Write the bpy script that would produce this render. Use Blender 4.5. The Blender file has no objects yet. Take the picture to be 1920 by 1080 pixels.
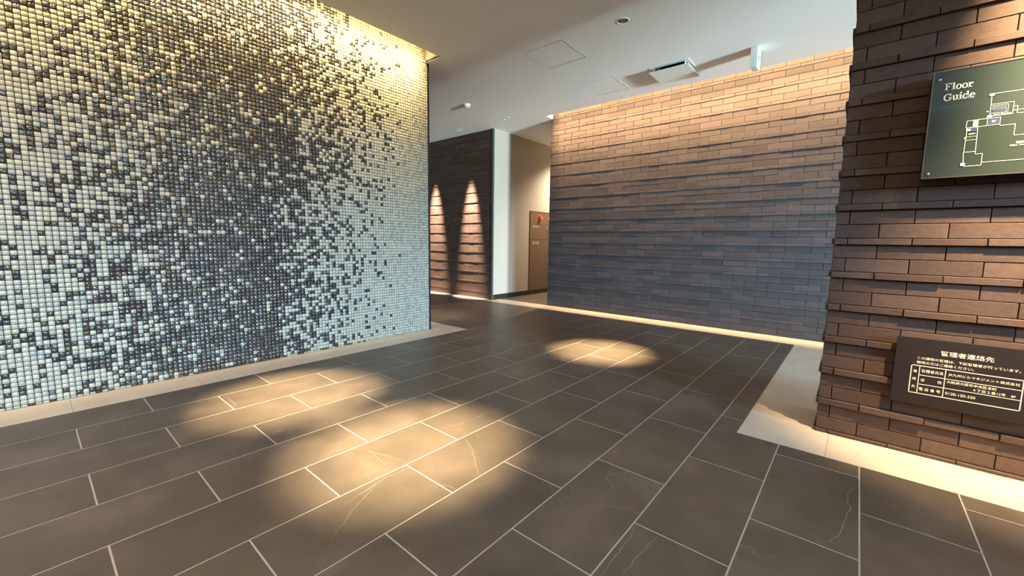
import bpy, bmesh, math, random
from mathutils import Vector, Matrix
random.seed(7)
R = random.Random(11)
PI = math.pi
SC = bpy.context.scene
COL = SC.collection

# ------------------------------------------------------------------ camera
H_CAM = 0.9634
PITCH, YAW, ROLL = 0.1122, 0.69861, 0.01496
FPX = 768.3
cp, sp, cy, sy = math.cos(PITCH), math.sin(PITCH), math.cos(YAW), math.sin(YAW)
fw = Vector((-sy*cp, cy*cp, -sp)); rt = Vector((cy, sy, 0)); up = rt.cross(fw)
r2 = math.cos(ROLL)*rt + math.sin(ROLL)*up
u2 = -math.sin(ROLL)*rt + math.cos(ROLL)*up
cam = bpy.data.cameras.new('camera'); cam.sensor_width = 36.0; cam.lens = FPX*36/1920
cam.clip_start = 0.02
co = bpy.data.objects.new('camera', cam); COL.objects.link(co)
co.matrix_world = Matrix(((r2.x, u2.x, -fw.x, 0), (r2.y, u2.y, -fw.y, 0), (r2.z, u2.z, -fw.z, H_CAM), (0, 0, 0, 1)))
SC.camera = co

def seen(p, m=30):
    v = Vector(p)-Vector((0, 0, H_CAM)); d = v.dot(fw)
    if d < 0.05: return False
    x = 960+FPX*v.dot(r2)/d; y = 540-FPX*v.dot(u2)/d
    return -m < x < 1920+m and -m < y < 1080+m
def dist(p): return (Vector(p)-Vector((0, 0, H_CAM))).length

# ------------------------------------------------------------------ colour management, world, lights
vs = SC.view_settings
vs.view_transform = 'Standard'; vs.look = 'None'; vs.gamma = 1.0; vs.use_curve_mapping = False
vs.exposure = 0.0

w = bpy.data.worlds.new('world'); SC.world = w; w.use_nodes = True
bg = w.node_tree.nodes['Background']
bg.inputs[0].default_value = (0.66, 0.84, 1.0, 1); bg.inputs[1].default_value = 3.6

def area(name, loc, tgt, sx, sy_, power, color, spread=180):
    l = bpy.data.lights.new(name, 'AREA'); l.shape = 'RECTANGLE'; l.size = sx; l.size_y = sy_
    l.energy = power; l.color = color; l.spread = math.radians(spread)
    o = bpy.data.objects.new(name, l); COL.objects.link(o); o.location = loc
    o.rotation_euler = (Vector(tgt)-Vector(loc)).to_track_quat('-Z', 'Y').to_euler(); return o
def spot(name, loc, tgt, power, angle, blend, color, radius=0.02):
    l = bpy.data.lights.new(name, 'SPOT'); l.energy = power; l.spot_size = math.radians(angle); l.spot_blend = blend
    l.color = color; l.shadow_soft_size = radius
    o = bpy.data.objects.new(name, l); COL.objects.link(o); o.location = loc
    o.rotation_euler = (Vector(tgt)-Vector(loc)).to_track_quat('-Z', 'Y').to_euler(); return o

HC = 2.751            # ceiling height
WARM = (1.0, 0.76, 0.44); WARM2 = (1.0, 0.80, 0.60); COVE = (1.0, 0.72, 0.33)
# daylight reaching in through the glazed entrance on the right
area('daylight_ground', (12.0, 1.9, 0.42), (-3.0, 3.9, 2.75), 1.4, 0.8, 4900, (0.72, 0.93, 1.0))
area('daylight_sky', (9.0, 0.3, 3.0), (-1.5, 4.8, 1.0), 2.0, 1.1, 3400, (0.40, 0.68, 1.0))
# light strips hidden in the two ceiling coves
area('cove_strip_mosaic', (-3.345, 0.4, 2.94), (-3.46, 0.4, 2.0), 4.6, 0.05, 62, COVE, 46)
area('cove_strip_mosaic_glow', (-3.35, 0.4, 2.88), (-3.46, 0.4, 2.0), 4.6, 0.04, 20, COVE, 110)
area('cove_strip_brick', (-1.2, 4.975, 2.94), (-1.2, 5.10, 2.2), 4.7, 0.04, 145, (1.0, 0.555, 0.245), 38)
area('cove_strip_brick_glow', (-1.2, 4.975, 2.88), (-1.2, 5.10, 2.2), 4.7, 0.04, 66, (1.0, 0.57, 0.25), 110)
bpy.data.objects['cove_strip_mosaic'].rotation_euler = (math.radians(22), 0, PI/2)
bpy.data.objects['cove_strip_brick'].rotation_euler = (math.radians(13.5), 0, 0)
bpy.data.objects['cove_strip_mosaic_glow'].rotation_euler = (math.radians(48), 0, PI/2)
bpy.data.objects['cove_strip_brick_glow'].rotation_euler = (math.radians(48), 0, 0)

DOWN = [  # x, y, target x, y, z, power, angle, blend, fixture visible
    (-1.61, 3.26, -1.70, 3.27, 0, 3500, 22, 1.0),
    (-1.58, 1.05, -1.56, 1.10, 0, 3000, 26, 1.0),
    (-2.65, 0.95, -2.60, 1.02, 0, 2900, 25, 1.0),
    (-4.09, 4.68, -4.09, 4.70, 0, 22, 30, 0.8),
    (-5.09, 4.68, -5.09, 5.12, 0, 6000, 20, 1.0),
    (-6.02, 4.68, -6.02, 5.12, 0, 6000, 20, 1.0),
    (-4.25, 3.30, -4.15, 3.35, 0, 300, 26, 0.9),
    (-4.05, 6.95, -4.20, 6.75, 0, 620, 120, 1.0),
    (0.75, 1.93, 0.70, 2.63, 1.90, 1800, 46, 1.0),
    (0.90, 1.93, 0.80, 2.63, 1.08, 1800, 48, 1.0),
    (-0.4, -1.9, -0.4, -2.3, 0, 70, 70, 0.8),
    (-2.6, -1.2, -2.6, -1.2, 0, 90, 110, 0.9),  # unseen lamp added for ambience behind the viewpoint
    (2.6, 0.6, 2.6, 0.6, 0, 40, 110, 0.9),  # unseen lamp added for ambience towards the entrance
]
for i, d in enumerate(DOWN):
    spot('downlight_beam', (d[0], d[1], HC-0.006), (d[2], d[3], d[4]), d[5], d[6], d[7], (1.0, 0.72, 0.40) if i in (8, 9) else WARM if i < 3 else WARM2, 0.03)
# unseen warm area light added as ambient fill behind the viewpoint
area('lobby_fill', (-1.4, -1.3, 2.7), (-1.4, -1.3, 0), 3.0, 1.6, 85, (1.0, 0.72, 0.46))

# ------------------------------------------------------------------ materials
def nt(m): return m.node_tree.nodes, m.node_tree.links
def mat(name, color, rough=0.5, metal=0.0, spec=0.5, emit=None, estr=0.0, coat=0.0):
    m = bpy.data.materials.new(name); m.use_nodes = True
    b = m.node_tree.nodes['Principled BSDF']
    b.inputs['Base Color'].default_value = (*color, 1); b.inputs['Roughness'].default_value = rough
    b.inputs['Metallic'].default_value = metal; b.inputs['Specular IOR Level'].default_value = spec
    b.inputs['Coat Weight'].default_value = coat
    if emit: b.inputs['Emission Color'].default_value = (*emit, 1); b.inputs['Emission Strength'].default_value = estr
    return m
def pos_noise(m, scale, detail=4, stretch=(1, 1, 1), rough=0.5, rnd=False):
    N, L = nt(m); g = N.new('ShaderNodeNewGeometry'); mp = N.new('ShaderNodeMapping')
    mp.inputs['Scale'].default_value = stretch; L.new(g.outputs['Position'], mp.inputs['Vector'])
    n = N.new('ShaderNodeTexNoise'); n.inputs['Scale'].default_value = scale; n.inputs['Detail'].default_value = detail
    n.inputs['Roughness'].default_value = rough
    src = mp.outputs[0]
    if rnd:
        oi = N.new('ShaderNodeObjectInfo'); ml = N.new('ShaderNodeMath'); ml.operation = 'MULTIPLY'; ml.inputs[1].default_value = 37.0
        L.new(oi.outputs['Random'], ml.inputs[0]); ad = N.new('ShaderNodeVectorMath'); ad.operation = 'ADD'
        L.new(src, ad.inputs[0]); L.new(ml.outputs[0], ad.inputs[1]); src = ad.outputs[0]
    L.new(src, n.inputs['Vector']); return n
def add_bump(m, node, strength, distance=0.002):
    N, L = nt(m); b = N.new('ShaderNodeBump'); b.inputs['Strength'].default_value = strength; b.inputs['Distance'].default_value = distance
    L.new(node.outputs[0], b.inputs['Height']); L.new(b.outputs[0], N['Principled BSDF'].inputs['Normal']); return b
def ramp_color(m, node, stops):
    N, L = nt(m); r = N.new('ShaderNodeValToRGB'); e = r.color_ramp.elements
    e[0].position, e[0].color = stops[0][0], (*stops[0][1], 1); e[1].position, e[1].color = stops[-1][0], (*stops[-1][1], 1)
    for p, c in stops[1:-1]:
        k = e.new(p); k.color = (*c, 1)
    L.new(node.outputs[0], r.inputs[0]); L.new(r.outputs[0], N['Principled BSDF'].inputs['Base Color']); return r

M = {}
def brick_mat(name, c):
    m = mat(name, c, 0.66, spec=0.2)
    n = pos_noise(m, 40, 5, (1, 1, 2)); ramp_color(m, n, [(0.3, tuple(v*0.86 for v in c)), (0.7, tuple(v*1.15 for v in c))])
    n2 = pos_noise(m, 160, 4, (0.55, 1, 2.2), 0.65); add_bump(m, n2, 0.55, 0.0016); return m
for k, c in enumerate([(0.086, 0.054, 0.041), (0.075, 0.047, 0.036), (0.098, 0.062, 0.047)]):
    M['brick%d' % k] = brick_mat('charcoal_brick_%s' % 'abc'[k], c)
for k, c in enumerate([(0.046, 0.045, 0.049), (0.040, 0.039, 0.043), (0.053, 0.051, 0.055)]):
    M['char%d' % k] = brick_mat('slate_black_brick_%s' % 'abc'[k], c)
M['mortar'] = mat('dark_mortar', (0.012, 0.010, 0.010), 0.9)
M['grout_dark'] = mat('dark_mosaic_grout', (0.022, 0.022, 0.018), 0.85)

def mosaic_mat(name, c, rough, metal, bump, scale, spec=0.5, coat=0.0):
    m = mat(name, c, rough, metal, spec, coat=coat)
    N, L = nt(m)
    n = pos_noise(m, scale, 2.5, (1, 1.0, 1.0), 0.5); n.inputs['Distortion'].default_value = 1.2
    n.noise_dimensions = '3D'
    add_bump(m, n, bump, 0.0075 if bump > 0.5 else 0.004)
    return m
M['white0'] = mosaic_mat('pale_glass_mosaic', (0.42, 0.41, 0.315), 0.28, 0.0, 0.30, 45)
M['white1'] = mosaic_mat('cream_glass_mosaic', (0.47, 0.45, 0.34), 0.28, 0.0, 0.30, 45)
M['white2'] = mosaic_mat('grey_white_glass_mosaic', (0.35, 0.35, 0.30), 0.25, 0.0, 0.35, 45)
M['dark0'] = mosaic_mat('dark_brown_glass_mosaic', (0.055, 0.040, 0.031), 0.26, 0.7, 0.9, 70, 1.0, 0.6)
M['dark1'] = mosaic_mat('smoke_grey_glass_mosaic', (0.165, 0.158, 0.152), 0.26, 0.85, 0.9, 70, 1.0, 0.6)
M['dark2'] = mosaic_mat('deep_teal_glass_mosaic', (0.070, 0.080, 0.076), 0.26, 0.75, 0.9, 70, 1.0, 0.6)
M['dark3'] = mosaic_mat('bronze_glass_mosaic', (0.125, 0.098, 0.068), 0.27, 0.8, 0.9, 70, 1.0, 0.6)
M['dark4'] = mosaic_mat('near_black_glass_mosaic', (0.028, 0.023, 0.022), 0.18, 0.25, 0.8, 70, 1.0, 0.6)

def slate(name):
    m = mat(name, (0.08, 0.07, 0.06), 0.42, spec=0.45)
    N, L = nt(m); P = N['Principled BSDF']
    n = pos_noise(m, 3.2, 8, (1, 1, 1), 0.62, rnd=True)
    r = ramp_color(m, n, [(0.30, (0.060, 0.047, 0.035)), (0.52, (0.087, 0.068, 0.051)), (0.75, (0.130, 0.103, 0.078))])
    # pale mineral veins : thin iso-lines of a distorted noise, kept to some patches
    v = pos_noise(m, 1.15, 5, (1, 0.75, 1), 0.5, rnd=True); v.inputs['Distortion'].default_value = 0.6
    s = N.new('ShaderNodeMath'); s.operation = 'SUBTRACT'; s.inputs[1].default_value = 0.5; L.new(v.outputs[0], s.inputs[0])
    a = N.new('ShaderNodeMath'); a.operation = 'ABSOLUTE'; L.new(s.outputs[0], a.inputs[0])
    mr = N.new('ShaderNodeMapRange'); mr.inputs['From Min'].default_value = 0.0; mr.inputs['From Max'].default_value = 0.0022
    mr.inputs['To Min'].default_value = 1; mr.inputs['To Max'].default_value = 0; L.new(a.outputs[0], mr.inputs['Value'])
    pn = pos_noise(m, 2.0, 2, (1, 1, 1), 0.5, rnd=True)
    mr2 = N.new('ShaderNodeMapRange'); mr2.inputs['From Min'].default_value = 0.57; mr2.inputs['From Max'].default_value = 0.68
    L.new(pn.outputs[0], mr2.inputs['Value'])
    mu = N.new('ShaderNodeMath'); mu.operation = 'MULTIPLY'; L.new(mr.outputs[0], mu.inputs[0]); L.new(mr2.outputs[0], mu.inputs[1])
    mu2 = N.new('ShaderNodeMath'); mu2.operation = 'MULTIPLY'; mu2.inputs[1].default_value = 0.3; L.new(mu.outputs[0], mu2.inputs[0])
    mx = N.new('ShaderNodeMix'); mx.data_type = 'RGBA'; L.new(mu2.outputs[0], mx.inputs['Factor'])
    L.new(r.outputs[0], mx.inputs[6]); mx.inputs[7].default_value = (0.36, 0.32, 0.27, 1)
    L.new(mx.outputs[2], P.inputs['Base Color'])
    b = pos_noise(m, 38, 7, (1, 1, 1), 0.6, rnd=True); add_bump(m, b, 0.22, 0.003)
    return m
M['slate'] = slate('dark_slate_tile')
M['vein'] = mat('pale_stone_vein', (0.24, 0.20, 0.155), 0.5)
M['floor_grout'] = mat('pale_floor_grout', (0.40, 0.36, 0.30), 0.8)
M['beige'] = mat('beige_stone_tile', (0.56, 0.47, 0.36), 0.45, spec=0.4)
n = pos_noise(M['beige'], 5, 6, (1, 1, 1)); ramp_color(M['beige'], n, [(0.3, (0.50, 0.425, 0.33)), (0.7, (0.57, 0.485, 0.38))])
M['beige_joint'] = mat('beige_tile_joint', (0.26, 0.21, 0.15), 0.8)
M['ceiling'] = mat('painted_ceiling', (0.80, 0.795, 0.775), 0.85, spec=0.2)
n = pos_noise(M['ceiling'], 260, 3); add_bump(M['ceiling'], n, 0.12, 0.001)
M['paint'] = mat('white_wall_covering', (0.37, 0.335, 0.28), 0.8, spec=0.2)
n = pos_noise(M['paint'], 200, 3); add_bump(M['paint'], n, 0.1, 0.001)
M['plain'] = mat('plain_lobby_wall', (0.34, 0.31, 0.28), 0.8)
M['black'] = mat('black_metal_trim', (0.016, 0.014, 0.013), 0.45)
M['greytrim'] = mat('grey_green_edge_trim', (0.085, 0.095, 0.085), 0.5)
M['plinth'] = mat('black_skirting', (0.02, 0.017, 0.014), 0.3)
M['alu'] = mat('white_aluminium', (0.72, 0.74, 0.73), 0.35, 0.2)
M['gap'] = mat('dark_gap', (0.012, 0.012, 0.012), 0.9)
M['whiteplastic'] = mat('white_plastic', (0.78, 0.80, 0.77), 0.4)
M['chrome'] = mat('bright_reflector', (0.75, 0.72, 0.66), 0.18, 1.0)
M['lens'] = mat('lamp_lens', (0.6, 0.55, 0.45), 0.3, emit=(1.0, 0.85, 0.6), estr=1.2)
M['cabinet'] = mat('bronze_painted_steel', (0.15, 0.10, 0.062), 0.42, 0.25)
M['handle'] = mat('pale_handle_rim', (0.62, 0.56, 0.48), 0.35, 0.6)
M['redlamp'] = mat('red_indicator_lens', (0.7, 0.01, 0.02), 0.2, emit=(1.0, 0.01, 0.03), estr=1.1)
M['redhot'] = mat('red_indicator_bulb', (0.9, 0.2, 0.2), 0.2, emit=(1.0, 0.30, 0.32), estr=2.2)
M['greypaint'] = mat('pale_lettering', (0.50, 0.46, 0.40), 0.5)
M['case'] = mat('black_sign_case', (0.018, 0.016, 0.015), 0.35)
M['caserim'] = mat('brushed_sign_rim', (0.20, 0.18, 0.165), 0.35, 0.8)
M['glasspanel'] = mat('dark_green_glass_panel', (0.030, 0.042, 0.034), 0.08, spec=0.6, coat=1.0)
M['glasspanel'].node_tree.nodes['Principled BSDF'].inputs['Coat Roughness'].default_value = 0.03
M['ink'] = mat('cream_lettering', (0.80, 0.80, 0.66), 0.5)
M['mapblue'] = mat('map_blue', (0.03, 0.05, 0.10), 0.4)
M['mapgreen'] = mat('map_pale_green', (0.33, 0.46, 0.34), 0.4)
M['plate'] = mat('black_bronze_plate', (0.017, 0.012, 0.011), 0.6, spec=0.25)
M['goldink'] = mat('pale_gold_lettering', (0.86, 0.74, 0.56), 0.5)
M['exitface'] = mat('exit_sign_panel', (0.46, 0.53, 0.51), 0.4, emit=(0.80, 1.0, 0.95), estr=0.06)
M['exitgreen'] = mat('exit_sign_green', (0.0, 0.16, 0.09), 0.3)
M['exitbody'] = mat('exit_sign_body', (0.62, 0.66, 0.66), 0.45)
M['lightbrick'] = brick_mat('rear_wall_brick', (0.115, 0.088, 0.078))
M['paving'] = mat('outdoor_paving', (0.30, 0.30, 0.29), 0.8)

# ------------------------------------------------------------------ mesh helpers
def mesh_obj(name, verts, faces, mats, mi=None, parent=None, loc=None, smooth=False):
    me = bpy.data.meshes.new(name); me.from_pydata(verts, [], faces)
    for m in (mats if isinstance(mats, (list, tuple)) else [mats]): me.materials.append(m)
    if mi: me.polygons.foreach_set('material_index', mi)
    if smooth: me.polygons.foreach_set('use_smooth', [True]*len(me.polygons))
    me.update()
    o = bpy.data.objects.new(name, me); COL.objects.link(o)
    if loc: o.location = loc
    if parent: o.parent = parent
    return o
def inst(name, me, loc, parent=None, rot=None, scale=None):
    o = bpy.data.objects.new(name, me); COL.objects.link(o); o.location = loc
    if rot: o.rotation_euler = rot
    if scale: o.scale = scale
    if parent: o.parent = parent
    return o
class MB:
    def __init__(s): s.v = []; s.f = []; s.mi = []
    def box(s, x0, y0, z0, x1, y1, z1, mi=0):
        b = len(s.v)
        s.v += [(x0, y0, z0), (x1, y0, z0), (x1, y1, z0), (x0, y1, z0), (x0, y0, z1), (x1, y0, z1), (x1, y1, z1), (x0, y1, z1)]
        s.f += [tuple(b+i for i in q) for q in ((3, 2, 1, 0), (4, 5, 6, 7), (0, 1, 5, 4), (1, 2, 6, 5), (2, 3, 7, 6), (3, 0, 4, 7))]
        s.mi += [mi]*6; return s
    def add(s, verts, faces, mi=0):
        b = len(s.v); s.v += verts; s.f += [tuple(b+i for i in q) for q in faces]; s.mi += [mi]*len(faces); return s
    def lathe(s, prof, n, c=(0, 0, 0), mi=0, axis='z'):
        vs_, fs = [], []
        for r, h in prof:
            for k in range(n):
                a = 2*PI*k/n
                p = (r*math.cos(a), r*math.sin(a), h)
                if axis == 'x': p = (h, r*math.cos(a), r*math.sin(a))
                if axis == 'y': p = (r*math.cos(a), -h, r*math.sin(a))
                vs_.append((c[0]+p[0], c[1]+p[1], c[2]+p[2]))
        for i in range(len(prof)-1):
            for k in range(n):
                k2 = (k+1) % n; fs.append((i*n+k, i*n+k2, (i+1)*n+k2, (i+1)*n+k))
        for i, flip in ((0, True), (len(prof)-1, False)):
            if prof[i][0] > 1e-6 and getattr(s, 'cap', True):
                q = [i*n+k for k in range(n)]; fs.append(tuple(reversed(q)) if flip else tuple(q))
        return s.add(vs_, fs, mi)
    def build(s, name, mats, parent=None, loc=None, smooth=False):
        return mesh_obj(name, s.v, s.f, mats, s.mi, parent, loc, smooth)
def empty(name, loc=(0, 0, 0), parent=None):
    o = bpy.data.objects.new(name, None); COL.objects.link(o); o.location = loc; o.empty_display_size = 0.1
    if parent: o.parent = parent
    return o
def tag(o, label=None, cat=None, group=None, kind=None):
    if label: o['label'] = label
    if cat: o['category'] = cat
    if group: o['group'] = group
    if kind: o['kind'] = kind
    return o
def structure(o, label, cat='wall'): return tag(o, label, cat, None, 'structure')

# chamfered block whose visible front faces -Y ; local origin at the centre of the front face
def block(L, Hh, D, ch):
    a, b = L/2, Hh/2
    v = [(-a, D, -b), (a, D, -b), (a, D, b), (-a, D, b), (-a, ch, -b), (a, ch, -b), (a, ch, b), (-a, ch, b),
         (-a+ch, 0, -b+ch), (a-ch, 0, -b+ch), (a-ch, 0, b-ch), (-a+ch, 0, b-ch)]
    f = [(0, 1, 5, 4), (1, 2, 6, 5), (2, 3, 7, 6), (3, 0, 4, 7), (4, 5, 9, 8), (5, 6, 10, 9), (6, 7, 11, 10), (7, 4, 8, 11), (8, 9, 10, 11)]
    return v, f

BL, GAP = 0.230, 0.0035
def brick_courses(x0, x1, ztop, period, z0, off_odd, off_even):
    """list of (xa, xb, za, zb, thin) for a wall of two thick courses and one thin ledge course per cycle"""
    out = []
    thin = 0.032; thick = (period-thin)/2
    n = 0; c = -3
    while True:
        k, r = divmod(c, 3)
        zc = z0+period*k
        if r == 0: za, zb = zc-thin/2, zc+thin/2
        elif r == 1: za, zb = zc+thin/2, zc+thin/2+thick
        else: za, zb = zc+thin/2+thick, zc+thin/2+2*thick
        if za > ztop: break
        if zb > 0.002:
            za_, zb_ = max(za, 0.0), min(zb, ztop)
            off = off_odd if c % 2 else off_even
            s = math.floor((x0-off)/BL)*BL+off
            while s < x1-0.004:
                xa, xb = max(s, x0), min(s+BL, x1)
                if xb-xa > 0.012 and zb_-za_ > 0.006: out.append((xa, xb, za_, zb_, r == 0, c))
                s += BL
        c += 1
    return out
_bm = {}
def brick_wall(parent, bricks, yface, prot, limit=300, hide=None, kind='brick'):
    """bricks become single 'brick' parts for the largest in view, the rest one stuff part"""
    D = 0.022
    vis = [b for b in bricks if seen(((b[0]+b[1])/2, yface, (b[2]+b[3])/2), 60) and not (hide and hide(b))]
    vis.sort(key=lambda b: dist(((b[0]+b[1])/2, yface, (b[2]+b[3])/2)))
    single = set(id(b) for b in vis[:limit])
    mb = MB()
    for b in bricks:
        xa, xb, za, zb, thin, c = b
        L, Hh = xb-xa-GAP, zb-za-GAP*0.8
        if Hh < 0.004: Hh = 0.004
        t = R.choice((0, 0, 1, 1, 2))
        y = yface-(prot*(0.75+0.5*R.random()) if thin else 0)+R.uniform(-0.0009, 0.0009)
        xc, zc = (xa+xb)/2, (za+zb)/2
        if id(b) in single:
            key = (round(L, 4), round(Hh, 4), t, kind)
            if key not in _bm:
                v, f = block(L, Hh, D, 0.0014)
                me = bpy.data.meshes.new('brick'); me.from_pydata(v, [], f); me.materials.append(M['%s%d' % (kind, t)]); me.update(); _bm[key] = me
            inst('brick', _bm[key], (xc, y, zc), parent, (R.uniform(-0.004, 0.004)*2, 0, R.uniform(-0.003, 0.003)))
        else:
            v, f = block(L, Hh, D, 0.0014)
            mb.add([(p[0]+xc, p[1]+y, p[2]+zc) for p in v], f, t)
    if mb.v:
        o = mb.build('brickwork', [M[kind+c] for c in '012'], parent); o['kind'] = 'stuff'

# ------------------------------------------------------------------ floor
X_L, X_R, Y_B = -6.9, 5.0, -2.6
YB_F = 4.81      # front of the beige band along the brick wall
fl = MB().box(X_L, Y_B, -0.12, X_R, 8.2, -0.0006).build('floor', M['floor_grout'])
structure(fl, 'dark slate tiled lobby floor with pale joints and beige stone borders', 'floor')
W_, L_ = 0.30, 0.5975
DARK = [(-3.218, Y_B, X_R, 2.306), (-3.218, 2.306, -0.405, YB_F), (X_L, 3.077, -3.218, YB_F), (-4.585, 5.13, -3.6, 8.0)]
def clip(r, q):
    a = (max(r[0], q[0]), max(r[1], q[1]), min(r[2], q[2]), min(r[3], q[3]))
    return a if a[2]-a[0] > 0.004 and a[3]-a[1] > 0.004 else None
tiles = []
for k in range(-18, 23):
    x1 = -0.218-W_*k; x0 = x1-W_
    ph = 0.101 if k % 2 == 0 else 0.396
    n = int((Y_B-ph)/L_)-1
    while ph+n*L_ < 8:
        y0 = ph+n*L_
        rc = (x0+0.0026, y0+0.0026, x1-0.0026, y0+L_-0.0026)
        ps = [c for c in (clip(rc, q) for q in DARK) if c]
        if ps:
            # passage tiles are parts of their own row, never joined across the band
            A = [p for p in ps if p[1] < 5.0]; B = [p for p in ps if p[1] >= 5.0]
            for g in (A, B):
                if g: tiles.append(g)
        n += 1
def tcen(g): return (sum(p[0]+p[2] for p in g)/2/len(g), sum(p[1]+p[3] for p in g)/2/len(g), 0)
def tvis(g): return any(seen((x, y, 0), 5) for p in g for x in (p[0], p[2], (p[0]+p[2])/2) for y in (p[1], p[3], (p[1]+p[3])/2))
def occl(g):
    c = tcen(g); return c[0] > -0.2 and c[1] > 2.7 or (c[0] < -3.3 and c[1]*3.507/(-c[0]) < 2.7)
cand = sorted([g for g in tiles if tvis(g) and not occl(g)], key=lambda g: dist(tcen(g)))
single = set(id(g) for g in cand[:295])
tm = {}; rest = MB()
for g in tiles:
    c = tcen(g)
    if id(g) in single:
        zt = R.uniform(-0.0001, 0.0001)
        key = tuple(round(v, 4) for p in g for v in (p[0]-c[0], p[1]-c[1], p[2]-c[0], p[3]-c[1]))
        if key not in tm:
            mb = MB()
            for p in g: mb.box(p[0]-c[0], p[1]-c[1], -0.010, p[2]-c[0], p[3]-c[1], 0)
            me = bpy.data.meshes.new('floor_tile'); me.from_pydata(mb.v, [], mb.f); me.materials.append(M['slate']); me.update(); tm[key] = me
        inst('floor_tile', tm[key], (c[0], c[1], zt), fl)
    else:
        for p in g: rest.box(p[0], p[1], -0.01, p[2], p[3], 0)
o = rest.build('slate_tiling', M['slate'], fl); o['kind'] = 'stuff'
VEINS = [[(-0.507, 1.286), (-0.499, 1.221), (-0.495, 1.142), (-0.496, 1.1), (-0.496, 1.056), (-0.496, 1.015)],
 [(-0.432, 1.285), (-0.435, 1.237), (-0.44, 1.195), (-0.446, 1.144), (-0.446, 1.09), (-0.448, 1.056)],
 [(0.078, 2.109), (0.05, 2.034), (0.045, 1.958), (0.057, 1.917), (0.045, 1.823), (0.028, 1.694), (0.008, 1.636), (-0.025, 1.597)],
 [(-1.407, 0.968), (-1.385, 0.948), (-1.399, 0.89), (-1.381, 0.795), (-1.37, 0.741), (-1.362, 0.682)],
 [(-1.387, 0.831), (-1.333, 0.736), (-1.312, 0.691), (-1.277, 0.648), (-1.244, 0.597), (-1.223, 0.569)],
 [(-1.701, 0.941), (-1.62, 0.955), (-1.541, 0.982), (-1.432, 1.005)],
 [(-1.642, 0.959), (-1.551, 0.941), (-1.46, 0.93)],
 [(-1.396, 1.324), (-1.349, 1.303), (-1.264, 1.251), (-1.19, 1.19), (-1.122, 1.144)],
 [(-1.201, 0.995), (-1.156, 1.01), (-1.123, 1.018)],
 [(-2.894, 0.34), (-2.828, 0.305), (-2.762, 0.261), (-2.698, 0.25), (-2.646, 0.231), (-2.621, 0.215)],
 [(-1.563, 1.31), (-1.537, 1.436), (-1.529, 1.571), (-1.503, 1.698)],
 [(-1.222, 1.616), (-1.165, 1.711), (-1.141, 1.856), (-1.156, 1.959)],
 [(-2.891, 0.728), (-2.761, 0.725), (-2.65, 0.722)]]
for pts in VEINS:
    # refine with a little natural wander, taper towards both ends
    P_ = []
    for (a, b), (c, d) in zip(pts[:-1], pts[1:]):
        for t in (0, .34, .67): P_.append((a+(c-a)*t+R.uniform(-.003, .003), b+(d-b)*t+R.uniform(-.003, .003)))
    P_.append(pts[-1]); n = len(P_); vv, ff = [], []
    for i, (x, y) in enumerate(P_):
        q = P_[min(i+1, n-1)]; p = P_[max(i-1, 0)]; L = math.hypot(q[0]-p[0], q[1]-p[1]) or 1
        hw = 0.0011*(0.45+0.55*math.sin(PI*i/(n-1)))*R.uniform(.6, 1.3); nx, ny = -(q[1]-p[1])/L*hw, (q[0]-p[0])/L*hw
        vv += [(x+nx, y+ny, 0.0005), (x-nx, y-ny, 0.0005)]
        if i: ff.append((2*i-2, 2*i-1, 2*i+1, 2*i))
    mesh_obj('stone_vein', vv, ff, M['vein'], parent=fl)
# beige stone border : bed with darker joints and single slabs
bed = MB()
BEIGE_BED = [(-4.3, Y_B, -3.218, 3.077), (X_L, YB_F, X_R, 5.13), (-0.405, 2.306, X_R, YB_F)]
for q in BEIGE_BED: bed.box(q[0], q[1], -0.01, q[2], q[3], -0.0003)
bed.build('border_bed', M['beige_joint'], fl)
slabs = []
j = [-2.6, -2.277, -1.68, -1.084, -0.486, 0.108, 0.697, 1.293, 1.893, 2.49, 3.077]
for a, b in zip(j[:-1], j[1:]): slabs.append((-3.507, a, -3.218, b))
slabs += [(-4.2, 2.82, -3.507, 3.077)]
xs = [-6.9]+[-0.645-0.6*k for k in range(10, -1, -1)]+[-0.045, 0.555, 1.155, 1.755]
for a, b in zip(xs[:-1], xs[1:]): slabs.append((a, YB_F, b, 5.13))
ys = [(2.611, 3.04), (3.04, 3.50), (3.61, 3.935), (4.20, 4.50)]
for a, b in ys: slabs.append((-0.405, a, 0.4 if a > 3 else -0.05, b))
for a, b in [(3.50, 3.61), (3.935, 4.20), (4.50, YB_F)]:
    slabs += [(-0.405, a, -0.345, b), (-0.345, a, 0.4, b)]
xs = [-0.405, -0.040, 0.559, 1.159, 1.759, 2.359, 2.959, 3.559, 4.159, 5.0]
for a, b in zip(xs[:-1], xs[1:]): slabs.append((a, 2.306, b, 2.611 if a < 0 else 2.66))
for s_ in slabs:
    cx, cy_ = (s_[0]+s_[2])/2, (s_[1]+s_[3])/2
    MB().box(s_[0]-cx+0.0012, s_[1]-cy_+0.0012, -0.01, s_[2]-cx-0.0012, s_[3]-cy_-0.0012, 0).build('border_tile', M['beige'], fl, (cx, cy_, R.uniform(-0.0001, 0.0001)))
MB().box(0.4, 2.95, -0.01, X_R, YB_F, 0).build('border_tile', M['beige'], fl)

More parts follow.
